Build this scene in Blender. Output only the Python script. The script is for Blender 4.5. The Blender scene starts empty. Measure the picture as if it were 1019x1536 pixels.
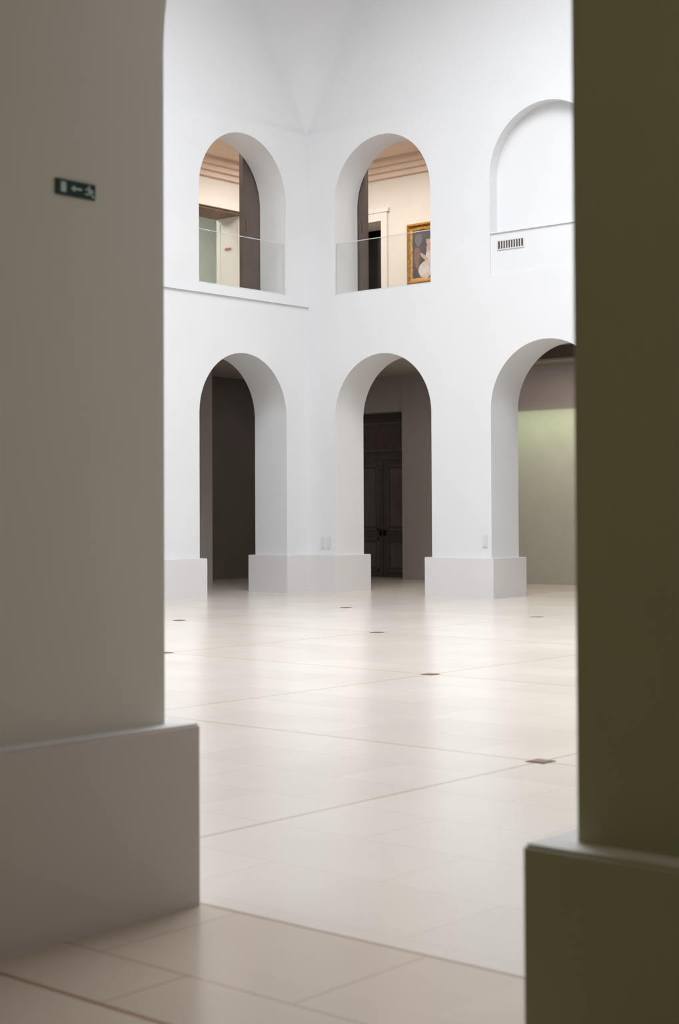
import bpy, bmesh, math
from mathutils import Vector, Matrix
S=bpy.context.scene
H=1.6
# ---------------- materials ----------------
def mat(name,col,rough=0.6,var=0.04,scale=3.0,metal=0.0,spec=0.3,bump=0.0,emit=None):
    m=bpy.data.materials.new(name); m.use_nodes=True
    nt=m.node_tree; b=nt.nodes['Principled BSDF']
    geo=nt.nodes.new('ShaderNodeNewGeometry')
    nz=nt.nodes.new('ShaderNodeTexNoise'); nz.inputs['Scale'].default_value=scale; nz.inputs['Detail'].default_value=4
    nt.links.new(geo.outputs['Position'],nz.inputs['Vector'])
    r=nt.nodes.new('ShaderNodeValToRGB')
    r.color_ramp.elements[0].position=0.3; r.color_ramp.elements[1].position=0.7
    r.color_ramp.elements[0].color=(*[max(0,c*(1-var)) for c in col],1)
    r.color_ramp.elements[1].color=(*[min(1,c*(1+var)) for c in col],1)
    nt.links.new(nz.outputs['Fac'],r.inputs['Fac'])
    nt.links.new(r.outputs['Color'],b.inputs['Base Color'])
    b.inputs['Roughness'].default_value=rough; b.inputs['Metallic'].default_value=metal
    b.inputs['Specular IOR Level'].default_value=spec
    if bump>0:
        n2=nt.nodes.new('ShaderNodeTexNoise'); n2.inputs['Scale'].default_value=60; n2.inputs['Detail'].default_value=3
        nt.links.new(geo.outputs['Position'],n2.inputs['Vector'])
        bp=nt.nodes.new('ShaderNodeBump'); bp.inputs['Strength'].default_value=bump; bp.inputs['Distance'].default_value=0.01
        nt.links.new(n2.outputs['Fac'],bp.inputs['Height']); nt.links.new(bp.outputs['Normal'],b.inputs['Normal'])
    if emit:
        b.inputs['Emission Color'].default_value=(*emit[0],1); b.inputs['Emission Strength'].default_value=emit[1]
    return m
M_wall=mat('white_plaster',(0.75,0.752,0.76),0.8,0.012,1.2,spec=0.15,bump=0.05)
M_plinth=mat('plinth_paint',(0.71,0.69,0.69),0.6,0.015,1.5)
M_jamb_shade=mat('jamb_plaster_shaded',(0.61,0.575,0.51),0.8,0.015,1.5,spec=0.1)  # wall plaster with the near opening's dim warm light put into its colour
M_plinth_shade=mat('plinth_paint_shaded',(0.57,0.515,0.475),0.7,0.015,1.5,spec=0.15)  # plinth colour darkened and warmed, painting in the near opening's shade
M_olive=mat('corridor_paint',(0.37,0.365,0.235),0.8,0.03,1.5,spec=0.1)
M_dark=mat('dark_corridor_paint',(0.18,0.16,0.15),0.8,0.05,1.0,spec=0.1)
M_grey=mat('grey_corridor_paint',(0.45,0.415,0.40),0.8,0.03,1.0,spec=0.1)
M_ceilc=mat('corridor_ceiling_paint',(0.45,0.41,0.38),0.8,0.03,spec=0.1)
M_cream=mat('cream_wall_paint',(0.80,0.775,0.73),0.7,0.02,spec=0.15)
M_peach=mat('peach_ceiling_paint',(0.80,0.67,0.58),0.7,0.03,spec=0.15)
M_white=mat('white_gloss_paint',(0.82,0.81,0.78),0.4,0.01)
M_green=mat('pale_green_paint',(0.68,0.71,0.67),0.7,0.03)
M_wood=mat('dark_stained_wood',(0.135,0.11,0.10),0.5,0.12,6)
M_brownwood=mat('brown_wood',(0.20,0.13,0.09),0.5,0.15,6)
M_bronze=mat('dark_bronze_metal',(0.15,0.115,0.10),0.45,0.08,4,metal=0.3)
M_brass=mat('aged_brass',(0.22,0.14,0.07),0.45,0.2,40,metal=0.5)
M_black=mat('black_metal',(0.012,0.012,0.014),0.5,0.1)
M_duct=mat('painted_duct_metal',(0.10,0.075,0.065),0.6,0.1)
M_gold=mat('gilded_frame',(0.50,0.27,0.05),0.4,0.5,22,metal=0.5,bump=0.8)
M_sign=mat('sign_dark_green',(0.005,0.030,0.021),0.5,0.1)
M_signw=mat('sign_white',(0.5,0.60,0.54),0.5,0.02)
M_panel=mat('display_wall_paint',(0.52,0.51,0.46),0.8,0.03,spec=0.1)
M_plast=mat('white_plastic',(0.68,0.68,0.68),0.4,0.01)

def glass():
    m=bpy.data.materials.new('balustrade_glass'); m.use_nodes=True; nt=m.node_tree
    for n in list(nt.nodes): nt.nodes.remove(n)
    o=nt.nodes.new('ShaderNodeOutputMaterial'); mx=nt.nodes.new('ShaderNodeMixShader')
    t=nt.nodes.new('ShaderNodeBsdfTransparent'); t.inputs[0].default_value=(0.985,0.99,0.985,1)
    g=nt.nodes.new('ShaderNodeBsdfGlossy'); g.inputs['Roughness'].default_value=0.03
    mx.inputs[0].default_value=0.04
    nt.links.new(t.outputs[0],mx.inputs[1]); nt.links.new(g.outputs[0],mx.inputs[2]); nt.links.new(mx.outputs[0],o.inputs[0])
    return m
M_glass=glass()
M_edge=mat('glass_edge',(0.66,0.68,0.66),0.2,0.01)

def floor_mat():
    m=bpy.data.materials.new('limestone_floor'); m.use_nodes=True; nt=m.node_tree; N=nt.nodes; L=nt.links
    b=N['Principled BSDF']; geo=N.new('ShaderNodeNewGeometry'); sep=N.new('ShaderNodeSeparateXYZ'); L.new(geo.outputs['Position'],sep.inputs[0])
    def M(op,a,bb=None,cc=None):
        n=N.new('ShaderNodeMath'); n.operation=op
        for i,v in enumerate((a,bb,cc)):
            if v is None: continue
            if isinstance(v,(int,float)): n.inputs[i].default_value=v
            else: L.new(v,n.inputs[i])
        return n.outputs[0]
    def lines(c,off,p,w):
        f=M('FRACT',M('ADD',M('DIVIDE',M('SUBTRACT',c,off),p),0.5))
        d=M('MULTIPLY',M('ABSOLUTE',M('SUBTRACT',f,0.5)),p)
        return M('LESS_THAN',d,w)
    X=sep.outputs['X'];Y=sep.outputs['Y']
    P=3.805
    court=M('GREATER_THAN',Y,4.8)
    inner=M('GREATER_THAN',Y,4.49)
    maj=M('MULTIPLY',M('MULTIPLY',M('MAXIMUM',lines(X,-5.57,P,0.010),lines(Y,8.41,P,0.010)),court),0.55)
    l1=M('MULTIPLY',M('LESS_THAN',M('ABSOLUTE',M('SUBTRACT',Y,4.485)),0.012),0.85)
    l2=M('LESS_THAN',M('ABSOLUTE',M('SUBTRACT',Y,3.36)),0.012)
    l3=M('MULTIPLY',M('LESS_THAN',M('ABSOLUTE',M('SUBTRACT',Y,3.76)),0.006),0.6)
    band=M('MULTIPLY',M('GREATER_THAN',Y,3.76),M('LESS_THAN',Y,4.49))
    band2=M('MULTIPLY',M('GREATER_THAN',Y,3.36),M('LESS_THAN',Y,3.76))
    l4=M('MULTIPLY',M('MULTIPLY',lines(X,-3.46,0.95,0.005),band),0.5)
    l5=M('MULTIPLY',M('MULTIPLY',lines(X,-3.0,0.95,0.005),band2),0.5)
    maj=M('MAXIMUM',M('MAXIMUM',maj,M('MAXIMUM',l4,l5)),M('MAXIMUM',l3,M('MAXIMUM',l1,l2)))
    br=N.new('ShaderNodeTexBrick'); mp=N.new('ShaderNodeMapping'); L.new(geo.outputs['Position'],mp.inputs['Vector'])
    mp.inputs['Location'].default_value=(5.57,-8.41-P,0)
    L.new(mp.outputs[0],br.inputs['Vector'])
    br.inputs['Scale'].default_value=1; br.inputs['Brick Width'].default_value=P/3; br.inputs['Row Height'].default_value=P/6
    br.inputs['Mortar Size'].default_value=0.0035; br.inputs['Mortar Smooth'].default_value=0.1
    br.inputs['Color1'].default_value=(0.0,0,0,1); br.inputs['Color2'].default_value=(1,1,1,1); br.inputs['Mortar'].default_value=(0.5,0.5,0.5,1)
    nz=N.new('ShaderNodeTexNoise'); nz.inputs['Scale'].default_value=0.6; nz.inputs['Detail'].default_value=3; nz.inputs['Roughness'].default_value=0.5
    L.new(geo.outputs['Position'],nz.inputs['Vector'])
    r=N.new('ShaderNodeValToRGB'); r.color_ramp.elements[0].position=0.3; r.color_ramp.elements[1].position=0.7
    r.color_ramp.elements[0].color=(0.625,0.56,0.50,1); r.color_ramp.elements[1].color=(0.68,0.62,0.56,1)
    L.new(nz.outputs['Fac'],r.inputs['Fac'])
    mx=N.new('ShaderNodeMix'); mx.data_type='RGBA'; mx.blend_type='MULTIPLY'
    r2=N.new('ShaderNodeValToRGB'); r2.color_ramp.elements[0].color=(0.95,0.945,0.94,1); r2.color_ramp.elements[1].color=(1,1,1,1)
    L.new(br.outputs['Color'],r2.inputs['Fac']); mx.inputs[0].default_value=1
    L.new(r.outputs['Color'],mx.inputs[6]); L.new(r2.outputs['Color'],mx.inputs[7])
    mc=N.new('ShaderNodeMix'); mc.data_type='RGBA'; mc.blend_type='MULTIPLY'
    L.new(M('SUBTRACT',1,inner),mc.inputs[0]); L.new(mx.outputs[2],mc.inputs[6]); mc.inputs[7].default_value=(0.82,0.745,0.68,1)  # corridor shade multiplied into the stone colour on the near side
    m1=N.new('ShaderNodeMix'); m1.data_type='RGBA'; L.new(M('MULTIPLY',M('MULTIPLY',br.outputs['Fac'],inner),0.30),m1.inputs[0])
    L.new(mc.outputs[2],m1.inputs[6]); m1.inputs[7].default_value=(0.35,0.25,0.18,1)
    m2=N.new('ShaderNodeMix'); m2.data_type='RGBA'; L.new(M('MULTIPLY',maj,0.9),m2.inputs[0])
    L.new(m1.outputs[2],m2.inputs[6]); m2.inputs[7].default_value=(0.24,0.135,0.08,1)
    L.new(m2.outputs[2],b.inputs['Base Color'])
    b.inputs['Roughness'].default_value=0.23
    b.inputs['Specular IOR Level'].default_value=0.5
    return m
M_floor=floor_mat()

# ---------------- mesh helpers ----------------
def link(name,me,mats,parent=None):
    ob=bpy.data.objects.new(name,me); S.collection.objects.link(ob)
    for m in mats: ob.data.materials.append(m)
    if parent: ob.parent=parent
    return ob
def box(name,x0,x1,y0,y1,z0,z1,m,parent=None,bevel=0):
    x0,x1=sorted((x0,x1));y0,y1=sorted((y0,y1))
    bm=bmesh.new()
    bmesh.ops.create_cube(bm,size=1)
    for v in bm.verts:
        v.co=Vector((x0 if v.co.x<0 else x1,y0 if v.co.y<0 else y1,z0 if v.co.z<0 else z1))
    if bevel: bmesh.ops.bevel(bm,geom=bm.edges[:],offset=bevel,segments=2,affect='EDGES')
    me=bpy.data.meshes.new(name); bm.to_mesh(me); bm.free()
    return link(name,me,[m],parent)
def multi(name,boxes,m,parent=None):
    bm=bmesh.new()
    for (x0,x1,y0,y1,z0,z1) in boxes:
        r=bmesh.ops.create_cube(bm,size=1)
        for v in r['verts']:
            v.co=Vector((x0 if v.co.x<0 else x1,y0 if v.co.y<0 else y1,z0 if v.co.z<0 else z1))
    me=bpy.data.meshes.new(name); bm.to_mesh(me); bm.free()
    return link(name,me,[m],parent)
def prism(name,poly,z0,z1,m,bevel=0.010):
    bm=bmesh.new()
    vs=[bm.verts.new((x,y,z0)) for x,y in poly]
    f=bm.faces.new(vs)
    r=bmesh.ops.extrude_face_region(bm,geom=[f])
    for v in [g for g in r['geom'] if isinstance(g,bmesh.types.BMVert)]: v.co.z=z1
    bmesh.ops.recalc_face_normals(bm,faces=bm.faces[:])
    if bevel:
        es=[e for e in bm.edges if min(v.co.z for v in e.verts)>z0+1e-4]+[e for e in bm.edges if abs(e.verts[0].co.z-e.verts[1].co.z)>0.1]
        bmesh.ops.bevel(bm,geom=list(set(es)),offset=bevel,segments=2,affect='EDGES')
    me=bpy.data.meshes.new(name); bm.to_mesh(me); bm.free()
    return link(name,me,[m])
def empty(name,loc=(0,0,0)):
    e=bpy.data.objects.new(name,None); S.collection.objects.link(e); e.empty_display_size=0.2
    return e
def sheetwall(name,outer,holes,t,fn,mats,back=None,front=None):
    cu=bpy.data.curves.new(name,'CURVE'); cu.dimensions='2D'; cu.fill_mode='BOTH'; cu.extrude=t/2
    for loop in [outer]+holes:
        sp=cu.splines.new('POLY'); sp.points.add(len(loop)-1); sp.use_cyclic_u=True
        for i,(a,b) in enumerate(loop): sp.points[i].co=(a,b,0,1)
    tmp=bpy.data.objects.new('tmp',cu); S.collection.objects.link(tmp)
    dg=bpy.context.evaluated_depsgraph_get(); dg.update()
    me=bpy.data.meshes.new_from_object(tmp.evaluated_get(dg))
    bpy.data.objects.remove(tmp)
    bm=bmesh.new(); bm.from_mesh(me)
    for v in bm.verts:
        a,b,c=v.co; v.co=Vector(fn(a,b,c+t/2))
    bmesh.ops.remove_doubles(bm,verts=bm.verts[:],dist=0.0005)
    bmesh.ops.recalc_face_normals(bm,faces=bm.faces[:])
    bm.to_mesh(me); bm.free(); me.name=name
    me.materials.clear()
    ob=link(name,me,mats)
    for f in me.polygons:
        f.use_smooth=False
        f.material_index=0
        if back is not None and f.normal.dot(Vector(back))>0.95: f.material_index=1
        elif back is not None and len(mats)>2 and abs(f.normal.dot(Vector(back)))<0.05: f.material_index=2
    return ob
NS=64
def notched(a0,a1,z1,centres,r,zs):
    pts=[(a0,0)]
    for c in centres:
        pts+= [(c-r,0)]+[(c-r*math.cos(math.pi*i/NS),zs+r*math.sin(math.pi*i/NS)) for i in range(NS+1)]+[(c+r,0)]
    pts+=[(a1,0),(a1,z1),(a0,z1)]
    return pts
def archhole(c,z0,zs,r):
    return [(c-r,z0)]+[(c-r*math.cos(math.pi*i/NS),zs+r*math.sin(math.pi*i/NS)) for i in range(NS+1)]+[(c+r,z0)]

XL=-21.2; YF=23.58; YN=4.37; XR=-1.5
T=0.88; TU=0.72; P=3.805; R=1.213; ZS=3.487; ZL=5.9; SILL=5.95; ZSU=7.787; ZU=9.3; ZT=14.0
farc=[XL+1.95+P*i for i in range(5)]
leftc=sorted([YF-1.845-P*i for i in range(5)])
RN=1.262; NC=-3.460
nearc=sorted([NC-P*k for k in range(5)])
BXL=-26.6; BYF=29.1; BYN=-1.2; BXR=3.9

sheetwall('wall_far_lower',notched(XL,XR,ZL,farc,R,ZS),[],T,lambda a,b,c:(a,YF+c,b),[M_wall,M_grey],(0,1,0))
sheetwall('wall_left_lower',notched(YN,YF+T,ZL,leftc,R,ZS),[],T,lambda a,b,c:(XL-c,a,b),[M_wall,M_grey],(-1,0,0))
def nearo():
    pts=[(XL-T,0)]
    for c in nearc:
        r=RN if abs(c-NC)<0.01 else R
        pts+=[(c-r,0)]+[(c-r*math.cos(math.pi*i/NS),ZS+r*math.sin(math.pi*i/NS)) for i in range(NS+1)]+[(c+r,0)]
    return pts+[(XR+T,0),(XR+T,ZL),(XL-T,ZL)]
sheetwall('wall_near_lower',nearo(),[],T,lambda a,b,c:(a,YN-c,b),[M_wall,M_olive,M_jamb_shade],(0,-1,0))
rightc=leftc
sheetwall('wall_right_lower',notched(YN,YF+T,ZL,rightc,R,ZS),[],T,lambda a,b,c:(XR+c,a,b),[M_wall,M_grey],(1,0,0))
sheetwall('wall_far_upper',[(XL,ZL),(XR,ZL),(XR,ZU),(XL,ZU)],[archhole(c,SILL,ZSU,R) for c in farc],TU,lambda a,b,c:(a,YF+c,b),[M_wall,M_cream],(0,1,0))
sheetwall('wall_left_upper',[(YN,ZL),(YF+TU,ZL),(YF+TU,ZU),(YN,ZU)],[archhole(c,SILL,ZSU,R) for c in leftc],TU,lambda a,b,c:(XL-c,a,b),[M_wall,M_cream],(-1,0,0))
box('wall_near_upper',XL-TU,XR+TU,YN-TU,YN,ZL,ZT,M_wall)
box('wall_right_upper',XR,XR+TU,YN,YF+TU,ZL,ZT,M_wall)
def frieze():
    bm=bmesh.new(); rows=[]; nz=30; K=24; sb=0.045
    for j in range(nz+1):
        z=ZU+(ZT-ZU)*j/nz
        r=0.05+(z-ZU)*0.60
        x=XL-sb; y=YF+sb
        pts=[(x,YN)]
        cx,cy=x+r,y-r
        for i in range(K+1):
            a=math.pi-(math.pi/2)*i/K
            pts.append((cx+r*math.cos(a),cy+r*math.sin(a)))
        pts.append((XR,y))
        rows.append([bm.verts.new((p[0],p[1],z)) for p in pts])
    for j in range(nz):
        for i in range(len(rows[0])-1):
            f=bm.faces.new((rows[j][i],rows[j][i+1],rows[j+1][i+1],rows[j+1][i])); f.smooth=(0<i<K+1)
    me=bpy.data.meshes.new('wall_frieze'); bm.to_mesh(me); bm.free()
    return link('wall_frieze',me,[M_wall])
frieze()
multi('trim_left_string_course',[(XL,XL+0.045,YN,YF,5.765,5.83),(XL,XL+0.02,YN,YF,5.83,5.865)],M_wall)
# ---- plinths
p=0.105; PH=0.738
def near_tone(ob,jamb=True):
    ob.data.materials.append(M_olive); ob.data.materials.append(M_plinth_shade)
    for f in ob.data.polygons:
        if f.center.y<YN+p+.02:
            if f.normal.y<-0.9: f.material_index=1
            elif abs(f.normal.x)>0.9: f.material_index=2  # jamb-side faces take the plinth colour with shade painted in
def plinth_rect(side,x0,x1,y0,y1):
    return prism('baseboard_'+side,[(x0-p,y0-p),(x1+p,y0-p),(x1+p,y1+p),(x0-p,y1+p)],0,PH,M_plinth)
for i in range(4): plinth_rect('far',farc[i]+R,farc[i+1]-R,YF,YF+T)
for i in range(4): plinth_rect('left',XL-T,XL,leftc[i]+R,leftc[i+1]-R)
for i in range(4):
    a=nearc[i]+R; b=nearc[i+1]-(RN if i==3 else R); near_tone(plinth_rect('near',a,b,YN-T,YN))
for i in range(4): plinth_rect('right',XR,XR+T,rightc[i]+R,rightc[i+1]-R)
ya=leftc[-1]+R; xa=farc[0]-R
prism('baseboard_corner',[(XL-T-p,ya-p),(XL+p,ya-p),(XL+p,YF-p),(xa+p,YF-p),(xa+p,YF+T+p),(XL-T-p,YF+T+p)],0,PH,M_plinth)
xb=farc[-1]+R
prism('baseboard_corner',[(xb-p,YF-p),(XR-p,YF-p),(XR-p,ya-p),(XR+T+p,ya-p),(XR+T+p,YF+T+p),(xb-p,YF+T+p)],0,PH,M_plinth)
yb=leftc[0]-R; xc=nearc[0]-R; xd=NC+RN
prism('baseboard_corner',[(XL-T-p,YN-T-p),(xc+p,YN-T-p),(xc+p,YN+p),(XL+p,YN+p),(XL+p,yb+p),(XL-T-p,yb+p)],0,PH,M_plinth)
near_tone(prism('baseboard_corner',[(xd-p,YN-T-p),(XR+T+p,YN-T-p),(XR+T+p,yb+p),(XR-p,yb+p),(XR-p,YN+p),(xd-p,YN+p)],0,PH,M_plinth))

# ---- floor, slabs, ceilings
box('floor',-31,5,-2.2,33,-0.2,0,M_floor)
multi('ceiling_corridor',[(BXL,XL-T,BYN,BYF,4.85,SILL),(XL-T,BXR,YF+T,BYF,4.85,SILL),(XL-T,BXR,BYN,YN-T,4.85,SILL),(XR+T,BXR,YN-T,YF+T,4.85,SILL)],M_ceilc)
multi('floor_upper_gallery',[(BXL,XL-T,BYN,BYF,SILL,SILL+0.01),(XL-T,BXR,YF+T,BYF,SILL,SILL+0.01)],M_brownwood)
multi('ceiling_gallery',[(BXL,XL-0.1,BYN,BYF,10.0,10.3),(XL-0.1,BXR,YF+0.1,BYF,10.0,10.3)],M_peach)
box('ceiling',-23,1,3,25.5,ZT,ZT+0.3,M_wall)
# ---- outer walls
def rectnotch(a0,a1,z1,b0,b1,zb):
    return [(a0,0),(b0,0),(b0,zb),(b1,zb),(b1,0),(a1,0),(a1,z1),(a0,z1)]
TB=0.9
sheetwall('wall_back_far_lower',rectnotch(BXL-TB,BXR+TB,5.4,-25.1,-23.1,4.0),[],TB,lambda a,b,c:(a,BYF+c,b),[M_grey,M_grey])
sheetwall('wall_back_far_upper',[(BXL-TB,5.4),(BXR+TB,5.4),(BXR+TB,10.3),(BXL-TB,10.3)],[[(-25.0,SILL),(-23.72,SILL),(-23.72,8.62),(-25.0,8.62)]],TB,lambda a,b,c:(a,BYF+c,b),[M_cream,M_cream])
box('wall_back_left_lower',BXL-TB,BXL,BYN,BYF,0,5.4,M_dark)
sheetwall('wall_back_left_upper',[(BYN,5.4),(BYF,5.4),(BYF,10.3),(BYN,10.3)],[[(25.1,SILL),(27.25,SILL),(27.25,8.92),(25.1,8.92)]],TB,lambda a,b,c:(BXL-c,a,b),[M_cream,M_cream])
box('wall_back_near',BXL-TB,BXR+TB,BYN-0.3,BYN,0,5.4,M_olive)
box('wall_back_right',BXR,BXR+0.3,BYN,BYF,0,5.4,M_olive)
box('wall_gallery_end_right',BXR,BXR+0.3,YF,BYF,5.4,10.3,M_cream)
box('wall_gallery_end_near',BXL,XL-TU,BYN-0.3,BYN,5.4,10.3,M_cream)
box('wall_corridor_pier',BXL,-24.85,23.58,24.45,0,4.85,M_grey)
box('wall_pilaster',-23.1,-21.5,BYF-0.06,BYF,0,4.85,M_grey)
multi('wall_side_room',[(-31,-30.8,22,31,SILL,10),(-30.8,BXL-TB,21.8,22,SILL,10),(-30.8,BXL-TB,31,31.2,SILL,10)],M_green)
multi('ceiling_side_room',[(-31,BXL-TB,21.8,31.2,10,10.2)],M_white)
multi('floor_side_room',[(-31,BXL-TB,21.8,31.2,SILL-0.2,SILL)],M_brownwood)
multi('wall_dark_room',[(-26,-23,31.5,31.7,SILL,9),(-26.2,-26,BYF+TB,31.7,SILL,9),(-23,-22.8,BYF+TB,31.7,SILL,9),(-26.2,-22.8,BYF+TB,31.7,9,9.2),(-26.2,-22.8,BYF+TB,31.7,SILL-.2,SILL)],mat('dark_blue_paint',(0.02,0.025,0.03),0.8))
multi('trim_gallery_cornice_far',[(BXL,BXR,BYF-0.12,BYF,9.62,9.74),(BXL,BXR,BYF-0.25,BYF,9.74,9.86),(BXL,BXR,BYF-0.45,BYF,9.86,10.0)],M_peach)
multi('trim_gallery_cornice_left',[(BXL,BXL+0.12,BYN,BYF-.45,9.62,9.74),(BXL,BXL+0.25,BYN,BYF-.45,9.74,9.86),(BXL,BXL+0.45,BYN,BYF-.45,9.86,10.0)],M_peach)
multi('trim_doorway_far',[(-25.2,-25.0,BYF-0.05,BYF,SILL,8.82),(-23.72,-23.54,BYF-0.05,BYF,SILL,8.82),(-25.25,-23.49,BYF-0.07,BYF,8.82,8.92),(-25.0,-23.72,BYF-0.05,BYF,8.62,8.82)],M_white)
multi('trim_doorway_left',[(BXL,BXL+0.05,24.95,25.1,SILL,9.05),(BXL,BXL+0.05,27.25,27.4,SILL,9.05),(BXL,BXL+0.07,25.1,27.25,8.92,9.05)],M_cream)
multi('trim_doorway_soffit',[(BXL-TB,BXL,25.1,27.25,8.86,8.92)],M_brownwood)
j=empty('door_lining')
box('lining_board',BXL-TB+.01,BXL-0.02,27.215,27.245,SILL+.01,8.86,M_white,j)
multi('lining_mouldings',[(BXL-0.78,BXL-0.14,27.205,27.215,z,z+.02) for z in (6.15,6.95,7.1,8.7)]+[(x,x+.02,27.205,27.215,z0,z1) for x in (BXL-.78,BXL-.14) for z0,z1 in ((6.15,6.97),(7.1,8.72))],M_cream,j)
box('door_notice',BXL-0.58,BXL-0.38,27.195,27.204,8.06,8.11,mat('red_notice',(0.5,0.14,0.11),0.5),j)

def slide(name,parts,knob):
    e=empty(name)
    multi('panel',parts,M_bronze,e)
    box('pull',*knob,M_brass,e)
slide('sliding_door_panel',[(-20.72,-20.28,24.32,24.38,SILL+.01,9.98),(-20.32,-20.27,24.31,24.42,SILL+.01,9.98)],(-20.40,-20.36,24.30,24.32,7.3,7.5))
slide('sliding_door_panel',[(-22.0,-21.94,22.47,22.98,SILL+.01,9.98),(-22.03,-21.93,22.46,22.51,SILL+.01,9.98)],(-21.94,-21.92,22.56,22.6,7.3,7.5))

d=empty('door_1')
yd=29.55
multi('frame',[(-25.1,-25.0,yd-.06,yd+.06,0,4.0),(-23.2,-23.1,yd-.06,yd+.06,0,4.0),(-25.0,-23.2,yd-.06,yd+.06,3.86,4.0),(-25.0,-23.2,yd-.05,yd+.05,2.9,3.0)],M_wood,d)
multi('transom_panel',[(-25.0,-23.2,yd,yd+.04,3.0,3.86)],M_wood,d)
M_dm=mat('door_moulding',(0.19,0.16,0.15),0.4,0.1)
for k,(a,b) in enumerate(((-24.995,-24.11),(-24.09,-23.205))):
    multi('leaf_%d'%(k+1),[(a,b,yd,yd+.05,0.01,2.895)],M_wood,d)
    mm=[]
    for z0,z1 in ((0.15,0.95),(1.15,2.75)):
        x0,x1=a+.13,b-.13
        mm+=[(x0,x1,yd-.02,yd,z0,z0+.04),(x0,x1,yd-.02,yd,z1-.04,z1),(x0,x0+.04,yd-.02,yd,z0,z1),(x1-.04,x1,yd-.02,yd,z0,z1),(x0+.1,x1-.1,yd-.012,yd,z0+.1,z1-.1)]
    multi('leaf_moulding_%d'%(k+1),mm,M_dm,d)
    hx=-24.16 if k==0 else -24.04
    box('handle_%d'%(k+1),hx-.02,hx+.02,yd-.06,yd,1.02,1.16,M_black,d)
multi('transom_moulding',[(-24.9,-23.3,yd-.02,yd,3.08,3.12),(-24.9,-23.3,yd-.02,yd,3.74,3.78),(-24.9,-24.86,yd-.02,yd,3.12,3.74),(-23.34,-23.3,yd-.02,yd,3.12,3.74)],M_dm,d)

e=empty('display_partition')
multi('board',[(-21.3,-14.5,28.82,28.98,0,3.80)],M_panel,e)
multi('cap',[(-21.3,-14.5,28.815,29.0,3.80,3.825)],M_grey,e)
box('ceiling_duct',-17.5,-14.0,25.9,26.2,4.6,4.85,M_duct)

def balus(along,c):
    e=empty('glass_balustrade')
    a0,a1=c-R+.01,c+R-.01; z0,z1=SILL,6.99
    if along=='x':
        f=lambda a,b,lo,hi,z0,z1:(a,b,YF+lo,YF+hi,z0,z1)
    else:
        f=lambda a,b,lo,hi,z0,z1:(XL-hi,XL-lo,a,b,z0,z1)
    box('pane',*f(a0,a1,.04,.052,z0+.03,z1-.012),M_glass,e)
    multi('edges',[f(a0,a1,.04,.052,z1-.012,z1),f(a0,a0+.012,.04,.052,z0+.03,z1-.012),f(a1-.012,a1,.04,.052,z0+.03,z1-.012)],M_edge,e)
    multi('base_channel',[f(a0,a1,.03,.065,z0,z0+.03)],M_edge,e)
balus('x',farc[0]); 
for c in leftc: balus('y',c)
for i in (1,2,3,4):
    c=farc[i]
    multi('wall_niche_back',[(c-R,c+R,YF+.24,YF+.40,6.73,9.01)],M_wall)
    multi('wall_niche_apron',[(c-R,c+R,YF+.045,YF+.40,SILL,6.73)],M_wall)
    multi('trim_niche_sill',[(c-R,c+R,YF+.015,YF+.24,6.73,6.76)],M_wall)
    e=empty('ventilation_grille')
    x0=c-R+.14; z0=6.41; z1=6.59; yo=.015
    multi('frame',[(x0,x0+.6,YF+yo+.012,YF+yo+.03,z0,z0+.02),(x0,x0+.6,YF+yo+.012,YF+yo+.03,z1-.02,z1),(x0,x0+.02,YF+yo+.012,YF+yo+.03,z0+.02,z1-.02),(x0+.58,x0+.6,YF+yo+.012,YF+yo+.03,z0+.02,z1-.02)],M_plast,e)
    box('recess',x0+.02,x0+.58,YF+yo+.022,YF+yo+.0295,z0+.02,z1-.02,M_duct,e)
    multi('fins',[(x0+.02+.056*k-.009,x0+.02+.056*k+.009,YF+yo+.014,YF+yo+.022,z0+.02,z1-.02) for k in range(1,10)],M_plast,e)
for s,z in ((.40,.98),(.56,.98),(4.40,1.05)):
    e=empty('wall_socket')
    x=XL+s
    box('plate',x-.05,x+.05,YF-.012,YF,z-.12,z+.12,M_plast,e,0.004)
    box('face',x-.035,x+.035,YF-.017,YF-.012,z-.09,z+.09,M_plast,e,0.002)
for ix in range(4):
    for iy in range(4):
        x=-5.57-P*ix; y=8.41+P*iy
        e=empty('floor_box')
        box('rim',x-.07,x+.07,y-.07,y+.07,0.0,.004,M_brass,e)
        box('lid',x-.055,x+.055,y-.055,y+.055,.004,.007,M_brownwood,e)

# exit sign on jamb
XJ=NC-RN
e=empty('exit_sign')
ys0,ys1,zs0,zs1=3.805,4.0,2.828,2.888
box('plate',XJ,XJ+.008,ys0,ys1,zs0,zs1,M_sign,e)
def flat(name,polys):
    bm=bmesh.new()
    for poly in polys:
        a=[bm.verts.new((XJ+.0095,ys0+u*.975,zs0+v*.8)) for u,v in poly]; bm.faces.new(a)
    me=bpy.data.meshes.new(name); bm.to_mesh(me); bm.free(); link(name,me,[M_signw],e)
flat('doorway_symbol',[[(.022,.014),(.048,.014),(.048,.062),(.022,.062)]])
flat('arrow_symbol',[[(.074,.038),(.092,.054),(.092,.022)],[(.092,.034),(.128,.034),(.128,.043),(.092,.043)]])
cx,cz=.166,.060
flat('running_figure',[[(cx+.006*math.cos(t*.785),cz+.006*math.sin(t*.785)) for t in range(8)],
 [(.158,.053),(.173,.050),(.180,.032),(.167,.030)],
 [(.168,.034),(.158,.025),(.146,.027),(.145,.020),(.160,.017),(.174,.030)],
 [(.171,.033),(.179,.032),(.187,.017),(.198,.013),(.196,.007),(.181,.011)],
 [(.160,.053),(.146,.047),(.149,.040),(.163,.046)],
 [(.172,.051),(.185,.044),(.192,.036),(.187,.032),(.180,.039),(.172,.043)]])

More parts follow.
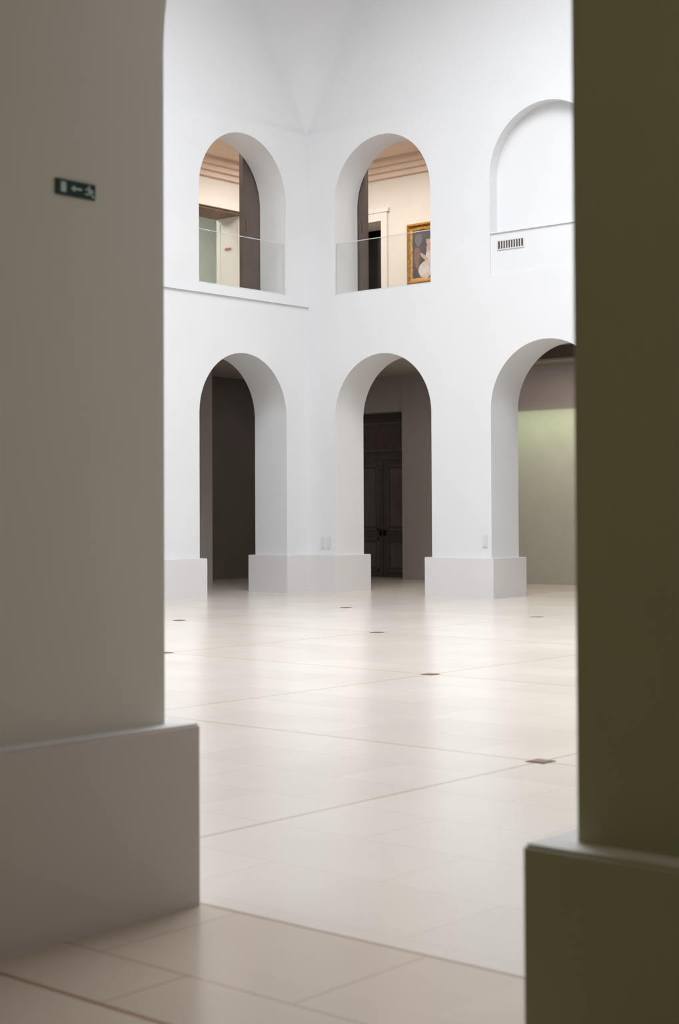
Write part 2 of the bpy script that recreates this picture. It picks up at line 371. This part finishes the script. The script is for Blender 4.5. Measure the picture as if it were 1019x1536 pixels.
# painting
e=empty('framed_painting')
px0,px1,pz0,pz1=-22.93,-21.8,6.96,8.42; yp=BYF
def mitred(name,w,y0,y1,y2):
    bm=bmesh.new()
    prof=[(0,y0),(0,y1),(w*.35,y2),(w*.6,y1+.01),(w,y1+.02),(w,y0)]
    rings=[]
    for off,y in prof:
        rings.append([bm.verts.new(v) for v in ((px0+off,y,pz0+off),(px1-off,y,pz0+off),(px1-off,y,pz1-off),(px0+off,y,pz1-off))])
    for i in range(len(rings)-1):
        for k in range(4):
            bm.faces.new((rings[i][k],rings[i][(k+1)%4],rings[i+1][(k+1)%4],rings[i+1][k]))
    bmesh.ops.recalc_face_normals(bm,faces=bm.faces[:])
    me=bpy.data.meshes.new(name); bm.to_mesh(me); bm.free(); link(name,me,[M_gold],e)
mitred('gilt_frame',.16,yp,yp-.05,yp-.11)
box('canvas',px0+.15,px1-.15,yp-.02,yp-.005,pz0+.15,pz1-.15,mat('canvas_background',(0.06,0.05,0.055),0.6,0.5,4),e)
def blob(name,cx,cz,rx,rz,col,yo,rot=0,nn=28,w=.08):
    bm=bmesh.new(); vs=[]
    for k in range(nn):
        t=2*math.pi*k/nn; q=1+w*math.sin(3*t+cx*5)
        a=rx*q*math.cos(t); b=rz*q*math.sin(t)
        vs.append(bm.verts.new((cx+a*math.cos(rot)-b*math.sin(rot),yp-.02-yo,cz+a*math.sin(rot)+b*math.cos(rot))))
    bm.faces.new(vs); me=bpy.data.meshes.new(name); bm.to_mesh(me); bm.free()
    link(name,me,[mat('paint_'+name,col,0.6,0.15,8)],e)
blob('sky',-22.60,8.03,.11,.15,(0.14,0.13,0.16),.001)
blob('dress',-22.33,7.34,.30,.19,(0.60,0.57,0.56),.002,.5)
blob('bodice',-22.25,7.62,.15,.24,(0.56,0.50,0.49),.003,-.25)
blob('shoulders',-22.24,7.82,.13,.08,(0.52,0.36,0.29),.004)
blob('arm',-22.42,7.60,.17,.04,(0.52,0.36,0.29),.0045,-.7)
blob('face',-22.30,7.98,.07,.09,(0.52,0.37,0.30),.005)
blob('hair',-22.28,8.07,.09,.06,(0.08,0.05,0.03),.006)
blob('second_figure',-22.64,7.62,.09,.25,(0.20,0.11,0.08),.002)

# ---------------- lights ----------------
def area(name,loc,rot,sx,sy,power,col):
    l=bpy.data.lights.new(name,'AREA'); l.shape='RECTANGLE'; l.size=sx; l.size_y=sy; l.energy=power; l.color=col
    o=bpy.data.objects.new(name,l); o.location=loc; o.rotation_euler=rot; S.collection.objects.link(o); return o
sk=area('skylight_lamp',((XL+XR)/2,(YN+YF)/2,13.9),(0,0,0),11,11,2560,(0.93,0.965,1.0))
sk.data.spread=math.radians(158)
area('gallery_lamp_far',(-21,26.8,9.95),(0,0,0),9,1.0,240,(1.0,0.93,0.84))
area('gallery_lamp_left',(-24.2,23,9.95),(0,0,0),1.0,7,215,(1.0,0.93,0.84))
area('side_room_lamp',(-29.2,26.5,9.9),(0,0,0),1.5,3,170,(0.97,1,0.94))
area('wall_washer_lamp',(-18,28.2,3.9),(math.radians(8),0,0),6,0.1,26,(0.70,1.0,0.52))
area('corridor_fill_far',(-17.5,26.8,4.8),(0,0,0),3,0.5,85,(1.0,0.82,0.76))  # added fill, no fitting seen; lifts the dark far corridor
area('corridor_fill_left',(-24.3,26.5,4.8),(0,0,0),0.5,1.5,10,(1.0,0.86,0.78))  # weak unseen fill added so the left corridor is not black
area('corridor_fill_near',(-1.5,0.8,4.8),(0,0,0),3,0.6,27,(1.0,0.88,0.66))  # added warm fill out of view, placed to light the left jamb
w=bpy.data.worlds.new('World'); S.world=w; w.use_nodes=True
w.node_tree.nodes['Background'].inputs[0].default_value=(0.6,0.7,0.8,1); w.node_tree.nodes['Background'].inputs[1].default_value=0.1

# ---------------- camera ----------------
cd=bpy.data.cameras.new('camera'); cam=bpy.data.objects.new('camera',cd); S.collection.objects.link(cam)
cam.location=(0,0,H); cd.sensor_fit='VERTICAL'; cd.sensor_height=36; cd.lens=2340/1536*36
pitch=1.2
cam.rotation_mode='XYZ'
yaw=math.radians(40.8)
R_=Matrix.Rotation(yaw,4,'Z')@Matrix.Rotation(math.radians(90+pitch),4,'X')@Matrix.Rotation(math.radians(-0.25),4,'Z')
cam.rotation_euler=R_.to_euler()
cd.shift_y=-2340*math.tan(math.radians(pitch))/1536
cd.dof.use_dof=True; cd.dof.focus_distance=29; cd.dof.aperture_fstop=3.2
S.camera=cam
S.view_settings.view_transform='Standard'
S.view_settings.exposure=0
